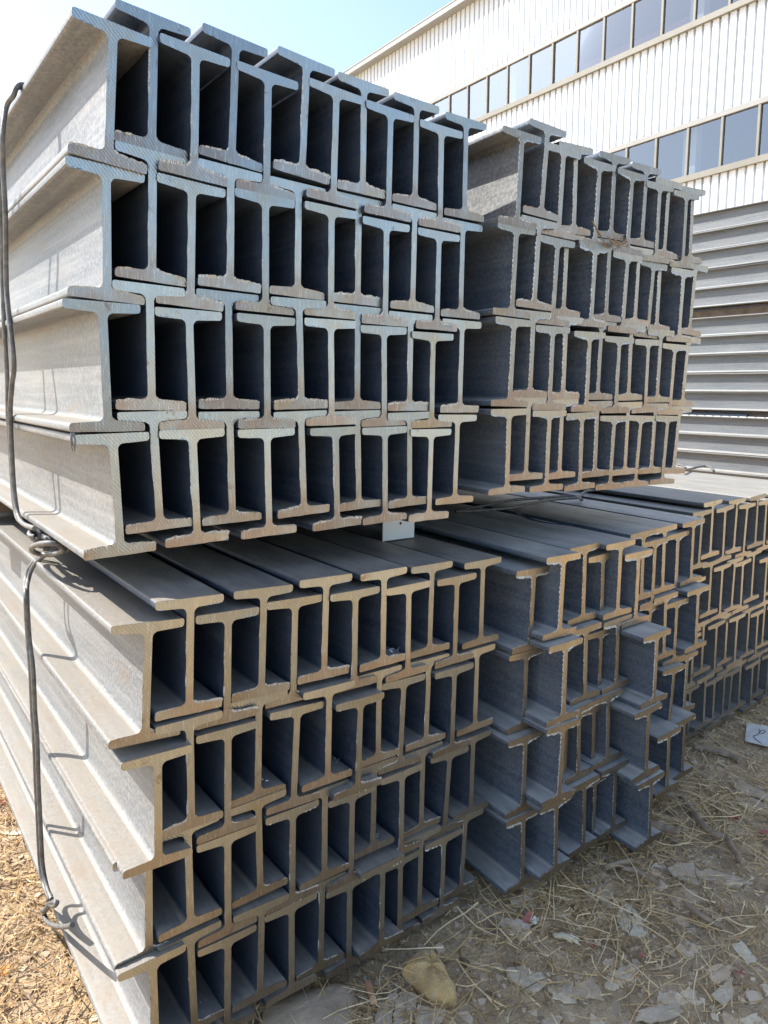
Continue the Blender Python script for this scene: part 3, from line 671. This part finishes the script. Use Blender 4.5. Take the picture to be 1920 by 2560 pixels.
def build_straw():
    n = NT('straw'); at = n.new('ShaderNodeAttribute'); at.attribute_name = 'tint'
    n.set(Base_Color=n.ramp(at.outputs['Fac'], [(0, (.15, .085, .038)), (.35, (.36, .225, .095)), (.7, (.62, .43, .20)), (1, (.80, .64, .37))]), Roughness=.6)
    rs = random.Random(21); v, f, tint = [], [], []
    def blade(x, y, ln, wd, an, lift, curl, tn, seg=4):
        z0 = gz(x, y) + .003 + rs.random() * lift
        n0 = len(v); px, py, pz = x, y, z0; a = an; dz = rs.uniform(-.25, .25)
        for i in range(seg + 1):
            t = i / seg; w_ = wd * (1 - .6 * t); tw = rs.uniform(-.4, .4)
            v.append((px - math.sin(a) * w_, py + math.cos(a) * w_, max(gz(px, py) + .001, pz + tw * w_)))
            v.append((px + math.sin(a) * w_, py - math.cos(a) * w_, max(gz(px, py) + .001, pz - tw * w_ + w_ * .6)))
            tint.append(tn); tint.append(tn)
            px += math.cos(a) * ln / seg; py += math.sin(a) * ln / seg; a += curl / seg + rs.uniform(-.12, .12)
            pz += (dz + rs.uniform(-.15, .15)) * ln / seg
            pz = max(pz, gz(px, py) + .002)
            if i < seg: q = n0 + 2 * i; f.append((q, q + 1, q + 3, q + 2))
    def patch(x, y):                                     # dense drifts and bare places
        return .5 + .5 * math.sin(x * 7.3 + 2.2 * math.sin(y * 6.1)) * math.cos(y * 8.7 + 1.7 * math.sin(x * 5.3))
    # sunlit side
    for i in range(11000):
        x, y = rs.uniform(-.30, .26), rs.uniform(-.15, 1.15)
        blade(x, y, rs.choice((.012, .02, .03, .05, .08)) * rs.uniform(.6, 1.3), rs.uniform(.0005, .0014), rs.uniform(0, 6.28), .016, rs.uniform(-1.2, 1.2), min(1, max(0, rs.gauss(.26, .16))))
    # shaded side, thick along the foot of the stacks
    i = 0
    while i < 8200:
        x, y = rs.uniform(.25, 2.2), rs.uniform(-.62, .10)
        dedge = abs(y + .10) ; keep = .28 + .55 * math.exp(-dedge / .12)
        keep *= .08 + 1.35 * patch(x, y) ** 1.5
        if rs.random() > keep: continue
        i += 1
        blade(x, y, rs.choice((.012, .02, .03, .05, .08, .12)) * rs.uniform(.6, 1.3), rs.uniform(.0004, .0012), rs.uniform(0, 6.28), .012, rs.uniform(-1.4, 1.4), min(1, max(0, rs.gauss(.64, .26))))
    for i in range(7000):                               # short broken chaff
        x, y = rs.uniform(.28, 2.1), rs.uniform(-.6, .08)
        if rs.random() > .25 + .75 * patch(x * 1.3, y * 1.3): continue
        blade(x, y, rs.uniform(.004, .014), rs.uniform(.0003, .0009), rs.uniform(0, 6.28), .006, rs.uniform(-.8, .8), min(1, max(0, rs.gauss(.5, .28))), 2)
    me = mesh('straw_litter', v, f, n.m)
    at_ = me.attributes.new('tint', 'FLOAT', 'POINT'); at_.data.foreach_set('value', tint)
    tag(link('straw_litter', me), 'dry straw and grass stems scattered over the bare earth', 'straw', None, 'stuff')
build_straw()

def flake_mesh(name, mat, outline, thick, rs, curl=.0):
    k = len(outline); v, f = [], []
    cx = sum(p[0] for p in outline) / k; cy = sum(p[1] for p in outline) / k
    R = max(math.hypot(p[0] - cx, p[1] - cy) for p in outline) + 1e-6
    def hh(x, y): return curl * (((x - cx) / R) ** 2 - .3 * ((y - cy) / R)) * R
    rings = [1.0, .66, .33]
    for s_, (zo) in ((1, thick), (0, 0)):
        for r in rings:
            for x, y in outline:
                X = cx + (x - cx) * r; Y = cy + (y - cy) * r
                v.append((X, Y, hh(X, Y) + zo + (rs.uniform(-.12, .12) * thick if s_ else 0)))
        v.append((cx, cy, hh(cx, cy) + zo))
    m = 3 * k + 1
    for s_ in (0, 1):
        o = s_ * m
        for q in range(2):
            for i in range(k):
                j = (i + 1) % k; f.append((o + q * k + i, o + q * k + j, o + (q + 1) * k + j, o + (q + 1) * k + i))
        for i in range(k): f.append((o + 2 * k + i, o + 2 * k + (i + 1) % k, o + 3 * k))
    for i in range(k): f.append((i, (i + 1) % k, m + (i + 1) % k, m + i))
    return mesh(name, v, f, mat)
def rough_outline(pts, rs, n=4, amp=.12):
    out = []; k = len(pts)
    R = max(math.dist(p, q) for p in pts for q in pts)
    for i in range(k):
        a, b = pts[i], pts[(i + 1) % k]
        for j in range(n):
            t = j / n; out.append((a[0] + (b[0] - a[0]) * t + rs.uniform(-1, 1) * R * amp * .25, a[1] + (b[1] - a[1]) * t + rs.uniform(-1, 1) * R * amp * .25))
    return out
def rock_mesh(name, mat, rs, top, h, bulge=1.0):
    """a stone with its own outline, domed and lumpy"""
    k = len(top); cx = sum(p[0] for p in top) / k; cy = sum(p[1] for p in top) / k
    v, f = [], []; lv = [(.90, -.2), (1.0, .0), (1.03, .2), (1.02, .4), (.98, .58), (.90, .74), (.78, .86), (.62, .95), (.42, 1.0), (.2, 1.02)]; ph = rs.uniform(0, 6)
    for r, z in lv:
        for x, y in top:
            j = rs.uniform(-.012, .012) + .035 * math.sin(x * 140 + z * 5 + ph) * math.cos(y * 120 - z * 4)
            v.append((cx + (x - cx) * (r + j), cy + (y - cy) * (r + j), h * (z + bulge * (rs.uniform(-.03, .03) + .10 * math.sin(x * 95 + ph) * math.cos(y * 110 + ph) - .12 * (x - cx) / .03 * r))))
    v.append((cx, cy, h * 1.0))
    for q in range(len(lv) - 1):
        for i in range(k):
            j = (i + 1) % k; f.append((q * k + i, q * k + j, (q + 1) * k + j, (q + 1) * k + i))
    o = (len(lv) - 1) * k
    for i in range(k): f.append((o + i, o + (i + 1) % k, len(v) - 1))
    return mesh(name, v, f, mat, 55)

def build_litter():
    rs = random.Random(4)
    c8, c9 = K(600, 1860, kk), K(1220, 1860, kk)
    slate = mat_plain('grey_slate', (.50, .41, .295), .85, 0, .22, 60)
    bark = mat_plain('bark_flake', (.48, .38, .27), .9, 0, .3, 50)
    pale = mat_plain('pale_leaf', (.66, .58, .42), .8, 0, .25, 60)
    wood = mat_plain('weathered_stick', (.30, .225, .155), .85, 0, .35, 70)
    def flat(name, f_, pts, mat, label, cat, thick=.003, curl=.0, z=.004, group=None, amp=.12):
        P = [at_z(*f_(*p), z) for p in pts]
        c = sum(P, Vector()) / len(P)
        ol = rough_outline([(p.x - c.x, p.y - c.y) for p in P], rs, 4, amp)
        o = link(name, flake_mesh(name, mat, ol, thick, rs, curl)); o.location = (c.x, c.y, gz(c.x, c.y) + z); o.rotation_euler = (rs.uniform(-.06, .06), rs.uniform(-.06, .06), 0)
        return tag(o, label, cat, group)
    # stones
    P = [at_z(*c8(*p), .012) for p in [(985, 1300), (1060, 1215), (1130, 1195), (1160, 1235), (1205, 1290), (1225, 1350), (1285, 1430), (1270, 1500), (1200, 1525), (1120, 1480), (1040, 1400), (965, 1345)]]
    c = sum(P, Vector()) / len(P)
    yel = NT('yellow_stone'); pp = yel.obj(); fa = yel.noise(pp, 26, 6, .65); fb_ = yel.noise(pp, 140, 5, .7)
    cc = yel.ramp(fa, [(.3, (.42, .33, .22)), (.46, (.68, .44, .17)), (.56, (.72, .52, .25)), (.7, (.74, .66, .52))])
    yel.set(Base_Color=yel.mix(yel.math('MULTIPLY', fb_, .25), cc, (.22, .17, .12)), Roughness=.85); yel.bump(yel.math('ADD', fa, fb_), 1.0, .006)
    o = link('stone', rock_mesh('stone', yel.m, rs, rough_outline([(p.x - c.x, p.y - c.y) for p in P], rs, 4, .02), .028)); o.location = (c.x, c.y, gz(c.x, c.y))
    tag(o, 'rough ochre yellow stone on the earth in front of the lower stack', 'stone')
    P = [at_z(*c8(*p), .012) for p in [(110, 1640), (150, 1520), (330, 1440), (560, 1370), (670, 1380), (700, 1470), (690, 1680), (400, 1750), (140, 1720)]]
    c = sum(P, Vector()) / len(P)
    o = link('stone', rock_mesh('stone', mat_plain('brown_slab', (.42, .325, .225), .9, 0, .25, 22, .004, .6), rs, rough_outline([(p.x - c.x, p.y - c.y) for p in P], rs, 4, .03), .024, .25)); o.location = (c.x, c.y, gz(c.x, c.y) - .004)
    tag(o, 'broad flat grey-brown slab lying under the near lower stack edge', 'stone')
    flat('stone_chip', c8, [(800, 1650), (830, 1520), (930, 1450), (940, 1500), (900, 1570), (905, 1690)], slate, 'dark grey slate chip left of a split slab beside the cigarette end', 'stone', .006)
    flat('stone_chip', c8, [(915, 1690), (915, 1570), (950, 1465), (1050, 1470), (1040, 1560), (1010, 1690)], slate, 'grey split slate slab standing next to the ochre stone', 'stone', .007)
    flat('stone_chip', c8, [(1030, 1600), (1060, 1540), (1150, 1570), (1225, 1590), (1160, 1680), (1060, 1700)], slate, 'low grey slate piece just below the ochre stone', 'stone', .005)
    flat('stone_chip', c8, [(1540, 1110), (1640, 1070), (1720, 1110), (1700, 1190), (1600, 1150)], slate, 'rounded dark slate piece half hidden under straw', 'stone', .005)
    flat('stone_chip', c9, [(60, 1100), (105, 1065), (170, 1090), (235, 1140), (258, 1188), (190, 1180), (110, 1140)], slate, 'leaf-shaped grey slate piece in the straw', 'stone', .005)
    flat('stone_chip', c9, [(112, 1350), (215, 1332), (240, 1360), (310, 1370), (350, 1420), (300, 1465), (230, 1470), (190, 1430), (120, 1400)], slate, 'jagged grey slate piece, widest near the bottom edge', 'stone', .005)
    flat('stone_chip', c9, [(405, 1375), (470, 1395), (505, 1420), (498, 1500), (420, 1480)], slate, 'square grey slate piece next to the jagged one', 'stone', .004)
    flat('stone_chip', c9, [(690, 1385), (780, 1330), (840, 1305), (875, 1330), (860, 1395), (800, 1410)], slate, 'grey slate piece with a raised point, right of centre', 'stone', .004)
    flat('stone_chip', c9, [(605, 850), (650, 815), (735, 815), (748, 890), (690, 940), (625, 890)], slate, 'small grey slate piece under the jutting beams', 'stone', .004)
    flat('stone_chip', c9, [(1010, 1450), (1090, 1400), (1120, 1520), (1140, 1600), (1050, 1640), (870, 1640), (900, 1580), (1000, 1560)], slate, 'broad cracked crust of grey earth at the bottom edge', 'stone', .003)
    flat('stone_chip', c9, [(1330, 1500), (1440, 1380), (1450, 1480), (1400, 1560)], slate, 'thin grey crust with a narrow tip', 'stone', .003)
    flat('bark_flake', c9, [(770, 960), (800, 905), (830, 920), (920, 1030), (960, 1090), (900, 1140), (840, 1120), (770, 1040)], pale, 'pale flat bark piece with a dark hole', 'bark', .003, .05)
    h = at_z(*c9(853, 1010), .012); m = MB(); m.tube([h, h + Vector((0, 0, .0012))], .0022, 10); m.build('knot_hole', mat_plain('dark_hole', (.03, .025, .02), .9), None)
    kh = bpy.data.objects['knot_hole']; bf = bpy.data.objects['bark_flake']; bpy.context.view_layer.update(); kh.parent = bf; kh.matrix_parent_inverse = bf.matrix_world.inverted()
    flat('bark_flake', c9, [(1060, 730), (1120, 700), (1220, 720), (1260, 780), (1250, 830), (1180, 820), (1090, 775)], slate, 'grey curled bark scrap with a folded edge', 'bark', .004, .25)
    flat('bark_flake', c9, [(1240, 740), (1340, 740), (1480, 800), (1560, 830), (1480, 850), (1350, 820), (1250, 800)], bark, 'long brown bark flake beside the curled scrap', 'bark', .004, .1)
    flat('bark_flake', c9, [(1400, 215), (1440, 190), (1560, 250), (1660, 290), (1680, 350), (1560, 300), (1460, 270)], bark, 'long ragged brown bark sheet near the right edge', 'bark', .004, .08)
    flat('bark_flake', c9, [(1450, 330), (1560, 320), (1680, 380), (1660, 420), (1540, 400)], bark, 'ragged bark sheet below the long one', 'bark', .004, .1)
    flat('bark_flake', c9, [(1440, 1180), (1500, 1160), (1600, 1270), (1540, 1300)], pale, 'tan bark flake among thin straws on the right', 'bark', .003, .1)
    flat('bark_flake', c9, [(640, 200), (780, 60), (860, 100), (700, 210)], wood, 'dark flat wood scrap', 'bark', .003) if False else None
    flat('leaf', c7, [(0, 1300), (30, 1255), (60, 1290), (50, 1340), (20, 1370), (-20, 1360)], mat_plain('orange_leaf', (.55, .20, .03), .6, 0, .3, 120), 'bright orange dry leaf on the sunlit straw', 'leaf', .0008, .5)
    flat('leaf', c7, [(0, 500), (60, 495), (140, 515), (130, 540), (40, 535), (-10, 535)], mat_plain('husk', (.62, .52, .36), .7, 0, .15, 90), 'pale flat husk on the sunlit straw', 'leaf', .001, .3)
    flat('leaf', c7, [(0, 290), (30, 270), (45, 320), (20, 350), (-10, 340)], mat_plain('red_leaf', (.28, .09, .05), .7, 0, .3, 90), 'reddish brown leaf at the left edge', 'leaf', .0008, .4)
    flat('leaf', c7, [(100, 1460), (170, 1420), (210, 1440), (160, 1500), (110, 1500)], mat_plain('brown_leaf', (.17, .105, .06), .7, 0, .3, 90), 'dark brown crumpled leaf in sunlit straw', 'leaf', .001, .6)
    m = MB()
    for q in range(9):
        a = at_z(*c9(390 + rs.uniform(-8, 15), 1132 + rs.uniform(-6, 12)), .010); b = at_z(*c9(480 + rs.uniform(0, 80), 1150 + rs.uniform(-20, 50)), .008 + rs.random() * .012)
        m.tube(spline([a, a.lerp(b, .5) + Vector((0, 0, .004)), b], 3), [.0016, .0017, .0018, .0018, .0016, .0013, .0005], 5)
    tag(m.build('husk', mat_plain('white_husk', (.66, .60, .44), .7, 0, .12, 60)), 'cream white frayed husk lying in the straw', 'husk')
    # litter
    red = mat_plain('red_paper', (.40, .13, .11), .6, 0, .2, 60); wht = mat_plain('white_paper', (.72, .71, .66), .7, 0, .06, 40)
    pk = thing('wrapper', 'torn red and white wrapper in the straw', 'wrapper', tuple(at_z(*c9(245, 1048), .012)), (.3, -.2, .2))
    m = MB(); m.box(-.011, .011, -.0015, .009, 0, .0012); m.build('red_panel', red, pk)
    m = MB(); m.box(.001, .012, -.010, -.0017, 0, .0013); m.build('white_panel', wht, pk)
    for i, (x, y, s_, lab) in enumerate(((615, 1190, .006, 'small red paper scrap in the middle of the straw'), (1460, 440, .008, 'pink red paper scrap beside the long stick'), (1640, 530, .014, 'larger red scrap at the right edge'), (1485, 1355, .006, 'tiny salmon scrap at lower right'), (915, 1255, .005, 'tiny dull red scrap near the centre'))):
        p = at_z(*c9(x, y), .008)
        ol = rough_outline([(-s_, -s_ * .6), (s_, -s_ * .7), (s_ * .9, s_ * .7), (-s_ * .8, s_ * .6)], rs, 3, .2)
        o = link('paper_scrap', flake_mesh('paper_scrap', red, ol, .0006, rs, .4)); o.location = p; o.rotation_euler = (rs.uniform(-.3, .3), rs.uniform(-.3, .3), rs.uniform(0, 6)); tag(o, lab, 'scrap')
    b0, b1 = at_z(*c8(757, 1415), .010), at_z(*c8(793, 1530), .009)
    t = thing('cigarette_end', 'tan cigarette end lying on the earth below the stack', 'cigarette end', tuple(b0))
    for nm, u0, u1, cl in (('filter', 0, .8, (.36, .20, .10)), ('paper_end', .8, 1.0, (.58, .40, .24))):
        m = MB(); m.tube([b0.lerp(b1, u0) - b0, b0.lerp(b1, (u0 + u1) / 2) - b0, b0.lerp(b1, u1) - b0], .0042, 14, jit=.05); m.build(nm, mat_plain(nm, cl, .8, 0, .2, 120), t, 60)
    # sticks
    for f_, pts, r, lab in ((c9, [(1145, 318), (1200, 380), (1270, 470), (1340, 530), (1410, 552)], .0058, 'thick bent brown stick on the earth at right'),
                            (c9, [(1415, 545), (1440, 600), (1475, 660), (1512, 702)], .0052, 'short stick continuing below the thick bent one'),
                            (c9, [(1155, 925), (1230, 990), (1310, 1045), (1392, 1082)], .0042, 'straight thin brown stick right of the pale bark'),
                            (c9, [(800, 735), (880, 752), (950, 790), (1012, 832)], .0042, 'dark stick sloping under the jutting beam'),
                            (c9, [(690, 735), (760, 712), (850, 690)], .0055, 'flat dark wood scrap beneath the middle stack'),
                            (c9, [(1225, 20), (1330, 40), (1420, 65), (1490, 98)], .0075, 'weathered wood strip by the far right stack'),
                            (c9, [(960, 480), (1040, 495), (1130, 530)], .0085, 'rust brown wood lump behind the jutting beams'),
                            (c9, [(1350, 370), (1390, 420), (1400, 445)], .004, 'short grey twig near the right edge')):
        P = [at_z(*f_(*p), .010) for p in pts]
        m = MB(); m.tube(spline(P, 5), r, 9, jit=.16); o = m.build('stick', wood, None, 60); tag(o, lab, 'stick')
    # the white card with pen scribble
    Yc = K(1620, 1500, 300 / 1659)
    cs = [at_z(*Yc(*p), .006) for p in [(1365, 1695), (1340, 1945), (1760, 2045), (1790, 1790)]]
    t = thing('paper_card', 'white paper card with a pen scribble on the earth', 'paper', tuple(cs[0]))
    v = [p - cs[0] + Vector((0, 0, dz)) for dz in (0, -.0012) for p in cs]
    v[2].z += .006; v[3].z += .004
    link('card', mesh('card', v, [(0, 1, 2, 3), (7, 6, 5, 4), (0, 4, 5, 1), (1, 5, 6, 2), (2, 6, 7, 3), (3, 7, 4, 0)], wht), t)
    ink = mat_plain('ink', (.03, .03, .04), .6); m = MB()
    def on_card(x, y):
        p = at_z(*Yc(x, y), .006) - cs[0]; u_ = min(1, max(0, (x - 1350) / 420)); return p + Vector((0, 0, .0012 + .0052 * u_))
    for pts in ([(1535, 1800), (1545, 1845), (1510, 1880), (1462, 1895), (1478, 1930), (1520, 1965), (1560, 2000)], [(1530, 1855), (1562, 1830), (1600, 1820), (1620, 1845), (1590, 1865), (1552, 1860)]):
        m.tube(spline([on_card(*p) for p in pts], 5), .0008, 5)
    m.build('pen_scribble', ink, t)
    # loose flakes of dried earth and bark
    tones = [mat_plain('earth_flake', c, .9, 0, .22, 70) for c in ((.58, .46, .32), (.48, .365, .24), (.64, .52, .365))]
    for i in range(60):
        x, y = rs.uniform(1230, 1990), rs.uniform(1830, 2590)
        if y < 2560 - (x - 1150) * .85 + 0 and x < 1660 and y < 2180 - (x - 1200) * .5: continue
        s_ = rs.uniform(12, 42) * (y - 1500) / 800; k = rs.choice((5, 6, 7)); a0 = rs.uniform(0, 6.28)
        pts = [(x + math.cos(a0 + 6.283 * q / k) * s_ * rs.uniform(.5, 1.3), y + math.sin(a0 + 6.283 * q / k) * s_ * .6 * rs.uniform(.5, 1.3)) for q in range(k)]
        flat('earth_flake', lambda a, b: (a, b), pts, rs.choice(tones), 'thin loose flake of dried earth on the ground at lower right', 'flake', .0025, rs.uniform(0, .22), .003, 'loose earth flakes at lower right', .2)
    # crumbs of crust and bark: uncountable
    v, f = [], []
    crumb = NT('earth_crumbs'); at_ = crumb.new('ShaderNodeAttribute'); at_.attribute_name = 'tint'
    crumb.set(Base_Color=crumb.ramp(at_.outputs['Fac'], [(0, (.17, .125, .085)), (.5, (.46, .355, .235)), (1, (.64, .53, .38))]), Roughness=.9); tint = []
    for i in range(11000):
        if i % 5: x, y = rs.uniform(.3, 2.2), rs.uniform(-.6, .06)
        else: x, y = rs.uniform(-.25, .24), rs.uniform(-.1, 1.0)
        s_ = .0022 * math.exp(rs.gauss(.2, .75)); s_ = min(s_, .017); k = rs.choice((4, 5, 6, 7)); a0 = rs.uniform(0, 6.28); n0 = len(v); z = gz(x, y) + .002 + rs.random() * .005; tn = min(1, max(0, rs.gauss(.5, .2)))
        tx, ty = rs.uniform(-.25, .25), rs.uniform(-.25, .25)
        hgt = min(s_ * .8, .006)
        for dz in (0, -hgt):
            for j in range(k):
                a = a0 + 6.283 * j / k; r = s_ * rs.uniform(.55, 1.15); X, Y = math.cos(a) * r, math.sin(a) * r
                v.append((x + X, y + Y, z + dz + X * tx + Y * ty)); tint.append(tn)
        f.append(tuple(n0 + j for j in range(k)))
        for j in range(k): f.append((n0 + j, n0 + k + j, n0 + k + (j + 1) % k, n0 + (j + 1) % k))
    me = mesh('crumbs', v, f, crumb.m); a = me.attributes.new('tint', 'FLOAT', 'POINT'); a.data.foreach_set('value', tint)
    tag(link('earth_crumbs', me), 'crumbs of dry earth, grit and bark over the ground', 'grit', None, 'stuff')
build_litter()
